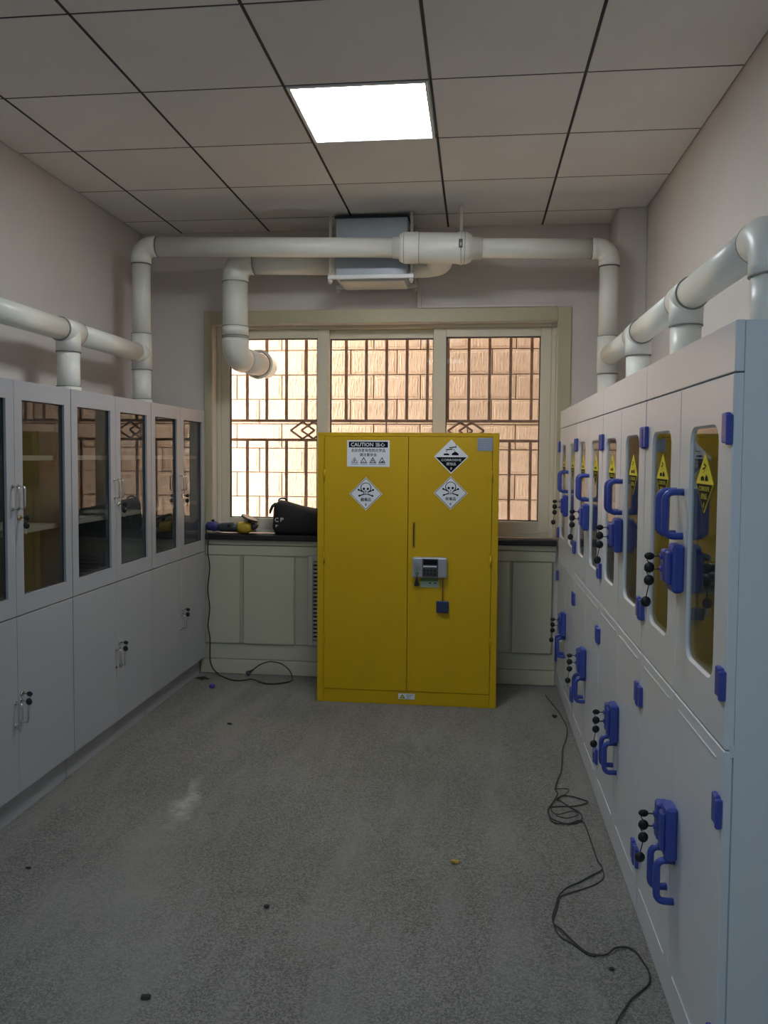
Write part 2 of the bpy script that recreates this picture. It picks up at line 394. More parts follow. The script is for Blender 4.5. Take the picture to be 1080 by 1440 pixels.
sash(-.294, .485, -.208, .415, .995, 2.363, 1.075, 2.303, 5.362, 5.402)
sl = wb(((-1.87, 5.215, .927), (.528, 5.355, .965)), mtl='sill', bev=.006).build('window_sill', win)
# cream casing boards round the opening
wb(((-1.845, 5.255, .97), (WX0, YB, 2.475)), mtl='cream').build('casing_board', win)
wb(((WX1, 5.255, .97), (.60, YB, 2.475)), mtl='cream').build('casing_board', win)
wb(((WX0, 5.255, WZ1), (WX1, YB, 2.475)), mtl='cream').build('casing_board', win)
# iron bars outside
gy_ = 5.6
gr = thing('window_grille', (0, gy_, 1.0), 'brown iron security bars with diamond ornaments outside the window', 'window bars')
def gbox(x0, z0, x1, z1, name, w=.008): MB().box((x0, -w, z0 - 1.0), (x1, w, z1 - 1.0), 'iron', .0015).build(name, gr)
xs = [-1.645 + .1442 * k for k in range(-1, 16)]
for i, x in enumerate(xs):
    gbox(x - .010, 1.762, x + .010, 2.54, 'bar', .009); gbox(x - .010, .975, x + .010, 1.605, 'bar', .009)
gbox(-.635 - .005, 1.625, -.635 + .005, 1.742, 'bar', .005)
for z in (2.55, 1.752, 1.615, .965): gbox(-1.935, z - .010, .735, z + .010, 'rail', .010)
for x in (-1.95, .75): gbox(x - .012, .955, x + .012, 2.56, 'post', .012)
for cxd in (-1.2, -.075):
    for dx in (-.04, .04):
        pts = [(-.088, 0), (0, .06), (.088, 0), (0, -.06)]
        b = MB()
        for q in range(4):
            a, c = pts[q], pts[(q + 1) % 4]
            b.tube([(cxd + dx + a[0], (-.004 if dx > 0 else .004), .6835 + a[1]), (cxd + dx + c[0], (-.004 if dx > 0 else .004), .6835 + c[1])], .0075, 'iron', 4)
        b.build('diamond', gr)
# fixings into the wall
for x in (-1.95, .75):
    for z in (1.1, 2.4): MB().box((x - .008, 5.47 - gy_, z - 1.008), (x + .008, -.012, z - .992), 'iron').build('wall_fixing', gr)

# ------------------------------------------------------------------ panelling below the sill
rc = thing('radiator_cover', (0, 5.25, 0), 'cream painted wall panelling boxing in the space under the window', 'panelling')
def rb(x0, z0, x1, z1, y0, y1, name, mtl='creampanel', bev=.003):
    return MB().box((x0, y0 - 5.25, z0), (x1, y1 - 5.25, z1), mtl, bev).build(name, rc)
rb(-1.875, .892, .528, .926, 5.240, YB, 'top_rail'); rb(-1.875, .82, .528, .888, 5.248, YB, 'rail')
rb(-1.875, .103, .528, .21, 5.250, YB, 'bottom_rail'); rb(-1.875, .002, .528, .10, 5.243, YB, 'skirting_board')
for x0, x1 in ((-1.6, -1.56), (-1.215, -1.122), (.128, .165), (.225, .247)): rb(x0, .212, x1, .818, 5.263, YB, 'stile')
for x0, x1 in ((-1.872, -1.594), (-1.568, -1.216), (-.03, .228), (.247, .502)): rb(x0, .214, x1, .816, 5.236, 5.256, 'door_panel', bev=.004)
rb(-1.12, .214, -1.085, .83, 5.232, 5.256, 'grille_frame', 'grille'); rb(-.12, .214, -.085, .83, 5.232, 5.256, 'grille_frame', 'grille')
rb(-1.085, .79, -.12, .83, 5.232, 5.256, 'grille_frame', 'grille'); rb(-1.085, .214, -.12, .25, 5.232, 5.256, 'grille_frame', 'grille')
rb(-1.085, .25, -.12, .79, 5.258, 5.266, 'grille_back', 'darkhole', 0)
slat = MB().box((-.4825, -.010, -.0075), (.4825, .004, .0075), 'grille', .002).mesh('slat')
for k in range(20): inst('slat', slat, (-.6025, -.003, .264 + .027 * k), rc)

# ------------------------------------------------------------------ left steel cabinets
def key_set(b, p, out, n=1, length=.055, m1='black'):
    """a key in its lock: p lock face, out = outward unit vector; spare keys hanging from its head"""
    p, out = Vector(p), Vector(out); h = p + out * .034
    b.tube([p, p + out * .016], .0022, 'dkgrey', 6)
    b.ball(p + out * .027, .014, m1, (1, .3, .75), 12)
    q = h + Vector((0, 0, -.010))
    for k in range(n):
        c = q + Vector((out.x * .006 * ((k % 2) * 2 - 1), .006 * ((k % 2) * 2 - 1), -.020 - .030 * k))
        b.tube([q, c + Vector((0, 0, .012))], .0016, m1, 5)
        b.ball(c, .0150, m1, (.95, .45, 1), 12)
        q = c + Vector((0, 0, -.010))
    b.box(q + Vector((-.003, -.0012, -.024)), q + Vector((.003, .0012, 0)), 'chrome')
def d_handle(b, x, y, z0, z1, out, r, m, n=8, rr=.012):
    """vertical D pull: out = signed stand-off in X"""
    s = 1 if out > 0 else -1
    pts = [(x, y, z0)] + [(p.x, p.y, p.z) for p in arc((x + out - s * rr, y, z0 + rr), (0, 0, -1), (s, 0, 0), rr, 4)] + [(p.x, p.y, p.z) for p in arc((x + out - s * rr, y, z1 - rr), (s, 0, 0), (0, 0, 1), rr, 4)] + [(x, y, z1)]
    b.tube(pts, r, m, n)
LW, LD, LH = .895, .455, 1.8
def make_left():
    """local frame: x = 0 at the door face looking +X, body behind at -x; y along the row"""
    g = thing('storage_cabinet', (0, 0, 0))
    b = MB(); t = .018; x1 = -.020; x0 = -LD; w = LW - .002; y0 = .001
    b.box((x0, y0, .12), (x1, y0 + t, LH), 'steel_l'); b.box((x0, w - t, .12), (x1, w, LH), 'steel_l')
    b.box((x0, y0 + t, LH - t), (x1, w - t, LH), 'steel_l'); b.box((x0, y0 + t, .12), (x1, w - t, .12 + t), 'steel_l')
    b.box((x0, y0 + t, .835), (x1, w - t, .86), 'steel_l'); b.box((x0, y0 + t, .12 + t), (x0 + .01, w - t, LH - t), 'steel_in')
    b.build('body', g)
    MB().box((x0 + .02, y0 + .002, 0), (-.042, w - .002, .119), 'steel_l', .002).build('plinth', g)
    for z in (1.17, 1.475): MB().box((x0 + .012, y0 + t + .001, z), (-.05, w - t - .001, z + .022), 'shelf', .002).build('shelf', g)
    c = LW / 2
    for (a, e, side) in ((.003, c - .0012, 1), (c + .0012, LW - .003, -1)):
        # glazed upper door
        ga, ge, gz0, gz1, z0, z1 = a + .055, e - .055, .928, 1.722, .851, 1.799
        d = MB()
        for p, q in (((a, z0), (ga, z1)), ((ge, z0), (e, z1)), ((ga, gz1), (ge, z1)), ((ga, z0), (ge, gz0))): d.box((-.019, p[0], p[1]), (0, q[0], q[1]), 'steel_l')
        dr = d.build('door', g)
        MB().box((-.0185, ga - .004, gz0 - .004), (-.0145, ge + .004, gz1 + .004), 'cabglass').build('pane', dr)
        k = MB()
        for p, q in (((ga, gz0), (ga + .004, gz1)), ((ge - .004, gz0), (ge, gz1)), ((ga, gz1 - .004), (ge, gz1)), ((ga, gz0), (ge, gz0 + .004))): k.box((-.0145, p[0], p[1]), (-.010, q[0], q[1]), 'gasket')
        k.build('glazing_seal', dr)
        hy = e - .019 if side == 1 else a + .019
        k = MB(); d_handle(k, 0, hy, 1.283, 1.374, .03, .004, 'chrome')
        for z in (1.283, 1.374): k.cyl((0, hy, z), (.003, hy, z), .008, 'chrome', 10)
        k.build('handle', dr)
        # lower steel door
        dr = MB().box((-.019, a, .123), (0, e, .845), 'steel_l', .001).build('door', g)
        k = MB(); d_handle(k, 0, hy, .41, .50, .03, .004, 'chrome')
        for z in (.41, .50): k.cyl((0, hy, z), (.003, hy, z), .008, 'chrome', 10)
        k.build('handle', dr)
        if side == -1:
            for z in (1.247, .528):
                k = MB(); k.cyl((0, hy + .004, z), (.008, hy + .004, z), .011, 'chrome', 14)
                lk = k.build('lock', g)
                k = MB(); key_set(k, (.008, hy + .004, z), (1, 0, 0)); k.build('key', lk)
    return g
LX = -1.83
left0 = make_left()
lefts = [(4.325, 'grey steel cabinet with glazed upper doors standing against the window wall'),
         (3.43, 'grey steel cabinet with glazed upper doors, between the other two grey ones'),
         (2.535, 'grey steel cabinet with glazed upper doors, cut by the photo edge, nearest the viewer')]
for i, (y, lab) in enumerate(lefts):
    o = left0 if i == 0 else copy_tree(left0)
    o.location = (LX, y, 0); tag(o, lab, 'cabinet', 'grey steel cabinets in a row')

# ------------------------------------------------------------------ right white plastic cabinets
RW, RD, RH = .8735, .455, 1.8
def rr_loop(cy, cz, w, h, r, n=6):
    out = []
    for q, (sy, sz) in enumerate(((1, 1), (-1, 1), (-1, -1), (1, -1))):
        for k in range(n + 1):
            a = math.pi / 2 * (q + k / n)
            out.append((cy + sy * (w / 2 - r) + r * math.cos(a), cz + sz * (h / 2 - r) + r * math.sin(a)))
    return out
def ring_door(y0, y1, z0, z1, gy0, gy1, gz0, gz1, xf, xb, r=.035, n=6):
    """slab with a rounded window opening, front face at xf (towards -x)"""
    b = MB(); mi = b.mi('pp'); ch = .007
    cy, cz = (gy0 + gy1) / 2, (gz0 + gz1) / 2
    inn = rr_loop(cy, cz, gy1 - gy0, gz1 - gz0, r, n); inn2 = rr_loop(cy, cz, gy1 - gy0 + 2 * ch, gz1 - gz0 + 2 * ch, r + ch, n)
    out = []
    for i, (y, z) in enumerate(inn2):
        q, k = divmod(i, n + 1); e = {0: (y1, z1), 1: (y0, z1), 2: (y0, z0), 3: (y1, z0)}[q]
        first = k < n / 2
        if k * 2 == n: out.append(e)
        elif (q in (0, 2)) == first: out.append((e[0], z))
        else: out.append((y, e[1]))
    def lp(pts, x): return [b.bm.verts.new((x, y, z)) for y, z in pts]
    c2 = .003
    def shrink(pts): return [(max(y0 + c2, min(y1 - c2, y)), max(z0 + c2, min(z1 - c2, z))) for y, z in pts]
    loops = [lp(inn, xb), lp(inn, xf + ch), lp(inn2, xf), lp(shrink(out), xf), lp(out, xf + c2), lp(out, xb)]
    N = len(inn)
    for A, B in zip(loops, loops[1:] + loops[:1]):
        for i in range(N):
            f = b.bm.faces.new((A[i], A[(i + 1) % N], B[(i + 1) % N], B[i])); f.material_index = mi
    return b
def hazard(b, y, z, x, s=.077):
    D = Decal(b, (x, y, z), (0, -1, 0), (0, 0, 1), (-1, 0, 0))
    D.slab([(0, s), (-s, 0), (0, -s), (s, 0)], 'hazyellow')
    k = s * .93; D.shape([(-k, -.002), (0, -k - .002), (k, -.002)], 'hazblack'); D.up()
    # corrosion pictogram: two tilted tubes, drops, slab and hand
    D.line((-.006, .047), (.012, .040), .005, 'hazblack'); D.line((-.014, .034), (.006, .038), .004, 'hazblack')
    D.circle(.0, .030, .0022, 'hazblack', 8); D.circle(-.008, .026, .0022, 'hazblack', 8)
    D.shape([(-.03, .006), (-.002, .006), (-.002, .014), (-.012, .018), (-.03, .014)], 'hazblack')
    D.shape([(.004, .006), (.032, .006), (.030, .014), (.016, .022), (.006, .014)], 'hazblack')
    D.text('CORROSIVE', 0, -.013, .085, .011, 'hazyellow'); D.text('腐蚀品', 0, -.031, .048, .014, 'hazyellow'); D.text('8', 0, -.052, .007, .012, 'hazyellow')
def make_right():
    """local frame: x = 0 at the carcass front, doors towards -x; y along the row"""
    g = thing('chemical_cabinet', (0, 0, 0)); w = RW - .002; y0 = .001; t = .02; c = RW / 2
    b = MB(); x0, x1 = .0205, RD
    b.box((x0, y0, .0), (x1, y0 + t, RH - .001), 'pp'); b.box((x0, w - t, 0), (x1, w, RH - .001), 'pp')
    b.box((x0, y0 + t, RH - t), (x1, w - t, RH - .001), 'pp'); b.box((x0, y0 + t, .06), (x1, w - t, .08), 'pp'); b.box((x0, y0 + t, .87), (x1, w - t, .90), 'pp')
    b.box((x1 - .012, y0 + t, .08), (x1, w - t, RH - t), 'pp_in')
    b.box((x0, y0 + .001, .9), (x0+.01, w - .001, .918), 'pp')
    b.build('body', g)
    MB().box((0, y0, 1.691), (.020, w, RH), 'pp', .002).build('fascia', g)
    MB().box((.006, y0 + .03, 1.6882), (.020, w - .03, 1.6908), 'gasket').build('fascia_gap', g)
    MB().box((.004, y0, .002), (.021, w, .088), 'pp', .003).build('plinth', g)
    MB().box((.012, y0, .862), (.0203, w, .888), 'pp').build('mid_rail', g)
    MB().box((x0 + .03, y0 + t + .001, 1.25), (x1 - .013, w - t - .001, 1.262), 'pp_in', .002).build('shelf', g)
    for (a, e, side) in ((.004, c - .0015, 1), (c + .0015, RW - .004, -1)):
        ga, ge = a + .103, e - .103
        dr = ring_door(a, e, .878, 1.688, ga, ge, 1.005, 1.578, 0, .020).build('door', g)
        MB().box((.006, ga - .003, 1.002), (.010, ge + .003, 1.581), 'cabglass').build('pane', dr)
        k = MB(); hazard(k, (ga + ge) / 2, 1.447, .0058, .072); k.build('hazard_sticker', dr)
        hy = e - .042 if side == 1 else a + .030
        def pull(z0, z1, par):
            k = MB(); d_handle(k, .001, hy, z0, z1, -.046, .0095, 'blue', 10, .02)
            k.build('handle', par)
        pull(1.302, 1.418, dr)
        dl = MB().box((0, a, .092), (.020, e, .874), 'pp', .003).build('door', g)
        # raised border strip on the lower door
        for zr in (.838, .112): MB().box((-.0025, a + .05, zr), (-.0001, e - .05, zr + .006), 'pp', .001).build('raised_rib', dl)
        pull(.318, .430, dl)
        # hinges: two leaves and a knuckle
        hy2 = a if side == 1 else e; sg = 1 if side == 1 else -1
        for par, zs in ((dr, (1.54, .987)), (dl, (.705, .175))):
            for z in zs:
                k = MB(); k.box((-.012, hy2 + sg * .010, z), (.001, hy2 + sg * .040, z + .066), 'blue', .003)
                k.box((-.014, hy2 - sg * .003, z - .004), (.001, hy2 + sg * .009, z + .062), 'blue', .003)
                k.build('hinge', par)
    # lock boxes between the two doors
    for z0, z1, dz in ((1.155, 1.282, 1), (.441, .585, 1)):
        k = MB(); k.box((-.030, c - .078, z0), (-.0005, c - .012, z1), 'blue', .007)
        k.box((-.040, c - .062, z0 + .020), (-.028, c - .026, z1 - .020), 'blue', .004)
        k.box((-.036, c + .001, z0 + .018), (-.0005, c + .042, z1 - .022), 'blue', .005)
        k.cyl((-.041, c + .024, z0 + .05), (-.034, c + .024, z0 + .05), .008, 'blue', 12)
        k.cyl((-.041, c + .024, z0 + .085), (-.034, c + .024, z0 + .085), .008, 'blue', 12)
        lk = k.build('lock_box', g)
        for q, zz in enumerate((.05, .085)):
            k = MB(); key_set(k, (-.041, c + .024, z0 + zz), (-1, 0, 0), 2 - q); k.build('keys', lk)
    return g
RX = .54
right0 = make_right()
rights = [(4.3755, 'white plastic cabinet with blue hardware standing against the window wall'),
          (3.502, 'white plastic cabinet with blue hardware, second from the window wall'),
          (2.6285, 'white plastic cabinet with blue hardware, third from the window wall'),
          (1.755, 'white plastic cabinet with blue hardware nearest the viewer, its side panel in view')]
for i, (y, lab) in enumerate(rights):
    o = right0 if i == 0 else copy_tree(right0)
    o.location = (RX, y, 0); tag(o, lab, 'cabinet', 'white chemical cabinets in a row')

# ------------------------------------------------------------------ yellow safety cabinet
YX0, YX1, YY0, YY1, YH = -.953, .135, 4.722, 5.182, 1.645
yc = thing('safety_cabinet', ((YX0 + YX1) / 2, 4.722, 0), 'yellow steel safety cabinet with hazard stickers and keypad lock', 'cabinet')
yox = (YX0 + YX1) / 2
def yb(): return MB()
def ybuild(b, name, parent): return b.build(name, parent)
def lx(x): return x - yox
b = MB(); x0, x1 = lx(YX0), lx(YX1)
b.box((x0, .004, 0), (lx(-.912), .46, YH), 'yellow', .0025); b.box((lx(.096), .004, 0), (x1, .46, YH), 'yellow', .0025)
b.box((lx(-.912), .004, 1.622), (lx(.096), .46, YH), 'yellow', .0025); b.box((lx(-.912), .004, 0), (lx(.096), .46, .082), 'yellow', .0025)
b.box((lx(-.912), .40, .08), (lx(.096), .455, 1.625), 'yellow'); b.build('body', yc)
dl = MB().box((lx(-.9105), .0, .0835), (lx(-.4030), .045, 1.6205), 'yellow', .0025).build('door', yc)
dr = MB().box((lx(-.4000), .0, .0835), (lx(.0945), .045, 1.6205), 'yellow', .0025).build('door', yc)
k = MB(); k.box((lx(-.372), -.003, .955), (lx(-.356), .001, 1.112), 'handlebrass', .002); k.box((lx(-.369), -.0045, .965), (lx(-.363), -.001, 1.102), 'darkhole', .001)
k.build('flush_handle', dr)
k = MB()
for z in (.35, .85, 1.35): k.cyl((lx(-.910), -.001, z), (lx(-.910), -.001, z + .07), .006, 'yellow', 10)
k.build('hinge', dl)
k = MB()
for z in (.35, .85, 1.35): k.cyl((lx(.094), -.001, z), (lx(.094), -.001, z + .07), .006, 'yellow', 10)
k.build('hinge', dr)
def decal(x, z): b = MB(); return b, Decal(b, (lx(x), -.0003, z), (1, 0, 0), (0, 0, 1), (0, -1, 0))
# CAUTION sign
b, D = decal(-.643, 1.519); D.slab([(-.129, -.079), (.129, -.079), (.129, .079), (-.129, .079)], 'white')
D.shape([(-.118, .036), (.118, .036), (.118, .071), (-.118, .071)], 'ink'); D.up()
D.text('CAUTION', -.038, .0535, .135, .023, 'white', True); D.text('当心', .072, .0535, .056, .024, 'white', True)
D.text('此处存放有危险化学品', 0, .019, .205, .021, 'ink', True); D.text('请注意安全', 0, -.007, .105, .019, 'ink', True)
for i in range(4):
    u = -.083 + .0553 * i; D.k = .0020
    D.shape([(u - .021, -.057), (u + .021, -.057), (u, -.021)], 'ink' if i else 'greyink'); D.k += .0004
    D.shape([(u - .014, -.053), (u + .014, -.053), (u, -.029)], 'white'); D.k += .0004
    if i == 0: D.line((u, -.050), (u, -.036), .004, 'ink'); D.line((u - .006, -.051), (u + .004, -.040), .003, 'ink')
    elif i == 1: D.circle(u, -.048, .0035, 'greyink', 10)
    elif i == 2: D.line((u - .007, -.051), (u, -.037), .003, 'ink'); D.line((u + .007, -.051), (u, -.037), .003, 'ink')
    else: D.shape([(u - .009, -.052), (u + .011, -.052), (u + .004, -.042)], 'ink')
    D.k -= .0004; D.line((u - .022, -.064), (u + .022, -.064), .003, 'greyink')
tag(b.build('warning_sign', dl), 'white CAUTION notice with Chinese lines and four warning triangles')
def skull(x, z, txt, par, lab):
    b, D = decal(x, z); s = .100
    D.slab([(0, s), (-s, 0), (0, -s), (s, 0)], 'white'); k = s * .93
    D.loop([(0, k), (-k, 0), (0, -k), (k, 0)], .003, 'ink'); D.up()
    D.circle(0, .036, .033, 'ink', 20, .032); D.shape([(-.017, .018), (.017, .018), (.014, -.006), (-.014, -.006)], 'ink'); D.up()
    D.circle(0, .037, .028, 'white', 20, .027); D.shape([(-.013, .018), (.013, .018), (.011, -.003), (-.011, -.003)], 'white'); D.up()
    for q in (-.012, .012): D.circle(q, .030, .0075, 'ink', 12)
    D.shape([(-.004, .014), (.004, .014), (0, .022)], 'ink')
    for q in (-.006, 0, .006): D.line((q, -.001), (q, .008), .0018, 'ink')
    for a, c in (((-.044, .024), (.040, -.012)), ((.044, .024), (-.040, -.012))):
        D.line(a, (a[0] * .45, a[1] * .45 + .002), .006, 'ink'); D.line((c[0] * .35, c[1] * .35 + .001), c, .006, 'ink')
        D.circle(a[0], a[1], .006, 'ink', 10); D.circle(c[0], c[1], .006, 'ink', 10)
    D.text(txt, 0, -.034, .062, .020, 'ink', True); D.text('6', 0, -.064, .010, .017, 'ink', True)
    tag(b.build('hazard_sticker', par), lab)
skull(-.656, 1.277, '剧毒品', dl, 'white skull diamond below the CAUTION notice')
skull(-.148, 1.288, '有毒品', dr, 'white skull diamond under the corrosive diamond')
b, D = decal(-.147, 1.504); s = .102
D.slab([(0, s), (-s, 0), (0, -s), (s, 0)], 'white'); k = s * .90
D.shape([(-k, -.003), (0, -k - .002), (k, -.003)], 'ink'); D.up()
D.line((-.012, .052), (.030, .058), .006, 'ink'); D.line((.028, .050), (.028, .074), .003, 'ink'); D.line((-.032, .040), (.008, .044), .006, 'ink')
D.circle(-.028, .030, .003, 'ink', 8); D.circle(.016, .040, .003, 'ink', 8); D.circle(.022, .032, .003, 'ink', 8)
D.shape([(-.046, .008), (-.012, .008), (-.012, .016), (-.024, .020), (-.044, .018)], 'ink')
D.shape([(.002, .008), (.044, .008), (.042, .018), (.030, .028), (.018, .028), (.004, .018)], 'ink')
D.text('CORROSIVE', 0, -.020, .118, .013, 'white', True); D.text('腐蚀品', 0, -.043, .056, .018, 'white', True); D.text('8', 0, -.070, .009, .014, 'white', True)
tag(b.build('hazard_sticker', dr), 'black and white CORROSIVE diamond')
b, D = decal(.052, 1.577); D.slab([(-.045, -.038), (.045, -.038), (.045, .038), (-.045, .038)], 'labelblue')
for i in range(5): D.line((-.036, .024 - .0125 * i), (.036 - .02 * (i == 4), .024 - .0125 * i), .0025, 'silver')
D.line((0, -.030), (0, .012), .0018, 'silver')
tag(b.build('rating_label', dr), 'blue grey rating label in the corner')
b = MB(); D = Decal(b, (lx(-.4015), .0037, .052), (1, 0, 0), (0, 0, 1), (0, -1, 0)); D.slab([(-.050, -.017), (.050, -.017), (.050, .017), (-.050, .017)], 'white')
D.shape([(-.042, -.012), (-.008, -.012), (-.025, .013)], 'ink'); D.up(); D.shape([(-.036, -.009), (-.014, -.009), (-.025, .007)], 'hazyellow'); D.up(); D.line((-.025, -.006), (-.025, .002), .002, 'ink')
for i in range(3): D.line((.0, .009 - .009 * i), (.042 - .01 * i, .009 - .009 * i), .004, 'labelblue')
b.build('floor_label', yc)
# keypad lock
kp = MB(); kp.box((lx(-.372), -.040, .782), (lx(-.163), -.0005, .905), 'silver', .010, 3)
kp.box((lx(-.310), -.0415, .790), (lx(-.215), -.038, .897), 'dkgrey', .001)
kp = kp.build('keypad_lock', dr)
b = MB(); b.box((lx(-.303), -.0428, .862), (lx(-.222), -.041, .892), 'ink'); b.box((lx(-.305), -.0432, .848), (lx(-.225), -.041, .856), 'white', .0008); b.build('display', kp)
b = MB()
for r in range(2):
    for c_ in range(4): b.box((lx(-.304 + .0205 * c_), -.0445, .800 + .021 * r), (lx(-.304 + .0205 * c_ + .016), -.041, .816 + .021 * r), 'black', .0015)
b.build('keypad', kp)
b = MB(); b.cyl((lx(-.341), -.041, .862), (lx(-.341), -.056, .862), .021, 'silver', 24); b.cyl((lx(-.341), -.056, .862), (lx(-.341), -.060, .862), .013, 'chrome', 20); b.build('knob', kp)
b = MB(); b.cyl((lx(-.341), -.041, .806), (lx(-.341), -.050, .806), .010, 'green', 14); b.cyl((lx(-.341), -.05, .806), (lx(-.341), -.062, .806), .0035, 'chrome', 8)
b.prism([(lx(-.341), -.058, .800), (lx(-.356), -.058, .742), (lx(-.349), -.058, .736), (lx(-.333), -.058, .736), (lx(-.326), -.058, .744)], (0, -.006, 0), 'black'); b.build('key', kp)
b = MB(); b.box((lx(-.322), -.010, .758), (lx(-.218), -.0005, .781), 'green', .001); b.box((lx(-.322), -.004, .722), (lx(-.212), -.0005, .760), 'mint', .0008)
b.box((lx(-.272), -.006, .744), (lx(-.260), -.003, .752), 'dkgrey'); b.box((lx(-.240), -.006, .744), (lx(-.228), -.003, .752), 'dkgrey'); b.build('card', kp)
b = MB(); b.tube([(lx(-.188), -.012, .785), (lx(-.189), -.006, .76), (lx(-.1895), -.005, .70), (lx(-.1885), -.010, .64)], .003, 'wirered', 6)
b.box((lx(-.226), -.020, .572), (lx(-.152), -.0008, .643), 'navy', .004); b.build('sensor_tag', dr)

# ------------------------------------------------------------------ exhaust ducting
PR = .055
def pipe(root, pts, r=PR, name='pipe', n=28): return MB().tube([Vector(p) - root.location for p in pts], r, 'pvc', n).build(name, root)
def collar(root, p, d, r=PR * 1.10, L=.045, name='collar', line=True):
    p, d = Vector(p) - root.location, Vector(d).normalized()
    b = MB(); b.tube([p - d * L / 2, p + d * L / 2], r, 'pvc', 28)
    if line: b.tube([p + d * (L / 2 - .002), p + d * (L / 2 + .002)], r * 1.012, 'pvcline', 28); b.tube([p - d * (L / 2 + .002), p - d * (L / 2 - .002)], r * 1.012, 'pvcline', 28)
    return b.build(name, root)
def tee(root, c, r=PR):
    c = Vector(c) - root.location; R = r * 1.10; b = MB()
    b.tube([c + Vector((0, -.085, 0)), c + Vector((0, .085, 0))], R, 'pvc', 28); b.tube([c, c + Vector((0, 0, -.105))], R, 'pvc', 28)
    for s in (-1, 1): b.tube([c + Vector((0, s * .083, 0)), c + Vector((0, s * .087, 0))], R * 1.012, 'pvcline', 28)
    b.tube([c + Vector((0, 0, -.103)), c + Vector((0, 0, -.107))], R * 1.012, 'pvcline', 28)
    b.build('tee', root)
def elbow(root, c, a, b_, R, r=PR * 1.10, ext=.03):
    """c corner point; a, b_ unit vectors from the corner along the two legs"""
    c, a, b_ = Vector(c) - root.location, Vector(a), Vector(b_)
    ctr = c + a * R + b_ * R
    path = [c + a * (R + ext)] + arc(ctr, -b_, -a, R, 10) + [c + b_ * (R + ext)]
    b = MB(); b.tube(path, r, 'pvc', 28)
    for p, d in ((path[0], a), (path[-1], b_)): b.tube([p - d * .002, p + d * .002], r * 1.012, 'pvcline', 28)
    b.build('elbow', root)
# left run over the grey cabinets
LXp, LZ = -2.06, 2.125
ld = thing('exhaust_duct', (LXp, 4.735, 1.8), 'ivory pipe run over the grey steel cabinets, rising to the crossing pipe', 'duct')
ry = 4.735
pipe(ld, [(LXp, ry, 1.804), (LXp, ry, LZ - .1)]); tee_c = (LXp, ry, LZ)
b = MB(); c0 = Vector(tee_c) - ld.location; R = PR * 1.1
b.tube([c0 + Vector((0, 0, -.10)), c0 + Vector((0, 0, .12))], R, 'pvc', 28); b.tube([c0, c0 + Vector((0, -.10, 0))], R, 'pvc', 28)
for z in (-.10, .12): b.tube([c0 + Vector((0, 0, z - .002)), c0 + Vector((0, 0, z + .002))], R * 1.012, 'pvcline', 28)
b.build('tee', ld)
pipe(ld, [(LXp, ry, LZ + .11), (LXp, ry, 2.775 - .11)])
elbow(ld, (LXp, ry, 2.775), (0, 0, -1), (1, .01, 0), .075)
pipe(ld, [(LXp, ry - .09, LZ), (LXp, 3.845 + .08, LZ)]); tee(ld, (LXp, 3.845, LZ))
pipe(ld, [(LXp, 3.845, LZ - .10), (LXp, 3.845, 1.804)])
pipe(ld, [(LXp, 3.845 - .08, LZ), (LXp, 2.98 + .10, LZ)]); elbow(ld, (LXp, 2.98, LZ), (0, 1, 0), (0, 0, -1), .075)
pipe(ld, [(LXp, 2.98, LZ - .1), (LXp, 2.98, 1.804)])
for y in (ry, 3.845, 2.98): collar(ld, (LXp, y, 1.8245), (0, 0, 1), L=.042)
# right run over the white cabinets
RXp, RZ = .765, 2.10
rd = thing('exhaust_duct', (RXp, 4.85, 1.8), 'ivory pipe run over the white plastic cabinets, rising to the crossing pipe', 'duct')
ry2 = 4.85
pipe(rd, [(RXp, ry2, 1.804), (RXp, ry2, RZ - .1)])
c0 = Vector((RXp, ry2, RZ)) - rd.location; b = MB()
b.tube([c0 + Vector((0, 0, -.10)), c0 + Vector((0, 0, .12))], R, 'pvc', 28); b.tube([c0, c0 + Vector((0, -.10, 0))], R, 'pvc', 28)
for z in (-.10, .12): b.tube([c0 + Vector((0, 0, z - .002)), c0 + Vector((0, 0, z + .002))], R * 1.012, 'pvcline', 28)
b.build('tee', rd)
pipe(rd, [(RXp, ry2, RZ + .11), (RXp, ry2, 2.735 - .11)]); elbow(rd, (RXp, ry2, 2.735), (0, 0, -1), (-1, 0, 0), .075)
ys = [ry2, 3.945, 3.07, 2.20]
for a, c_ in zip(ys, ys[1:]): pipe(rd, [(RXp, a - .08, RZ), (RXp, c_ + .08, RZ)])
for y in ys[1:3]: tee(rd, (RXp, y, RZ)); pipe(rd, [(RXp, y, RZ - .1), (RXp, y, 1.804)])
elbow(rd, (RXp, 2.20, RZ), (0, 1, 0), (0, 0, -1), .085); pipe(rd, [(RXp, 2.20, RZ - .1), (RXp, 2.20, 1.804)])
for y in ys: collar(rd, (RXp, y, 1.8245), (0, 0, 1), L=.042)
# crossing pipe with its wide connector
cd = thing('exhaust_duct', (-.25, 4.79, 2.74), 'ivory pipe crossing below the ceiling from cabinet row to cabinet row', 'duct')
A, B = Vector((LXp + .1085, ry + .002, 2.775)), Vector((RXp - .1085, ry2, 2.735))
def on(x): return A + (B - A) * ((x - A.x) / (B.x - A.x))
pipe(cd, [A, on(-.50)], .058); pipe(cd, [on(-.02), B], .058)
dirv = (B - A).normalized()
b = MB(); prof = [(-.515, .062), (-.475, .066), (-.472, .078), (-.445, .092), (-.36, .093), (-.355, .090), (-.13, .090), (-.125, .093), (-.075, .093), (-.045, .078), (-.04, .066), (.02, .062)]
b.tube([on(x) - cd.location for x, r in prof], [r for x, r in prof], 'pvc', 32)
for x, r in ((-.355, .0935), (-.445, .0925), (-.085, .0935)): b.tube([on(x - .0015) - cd.location, on(x + .0015) - cd.location], r * 1.004, 'pvcline', 32)
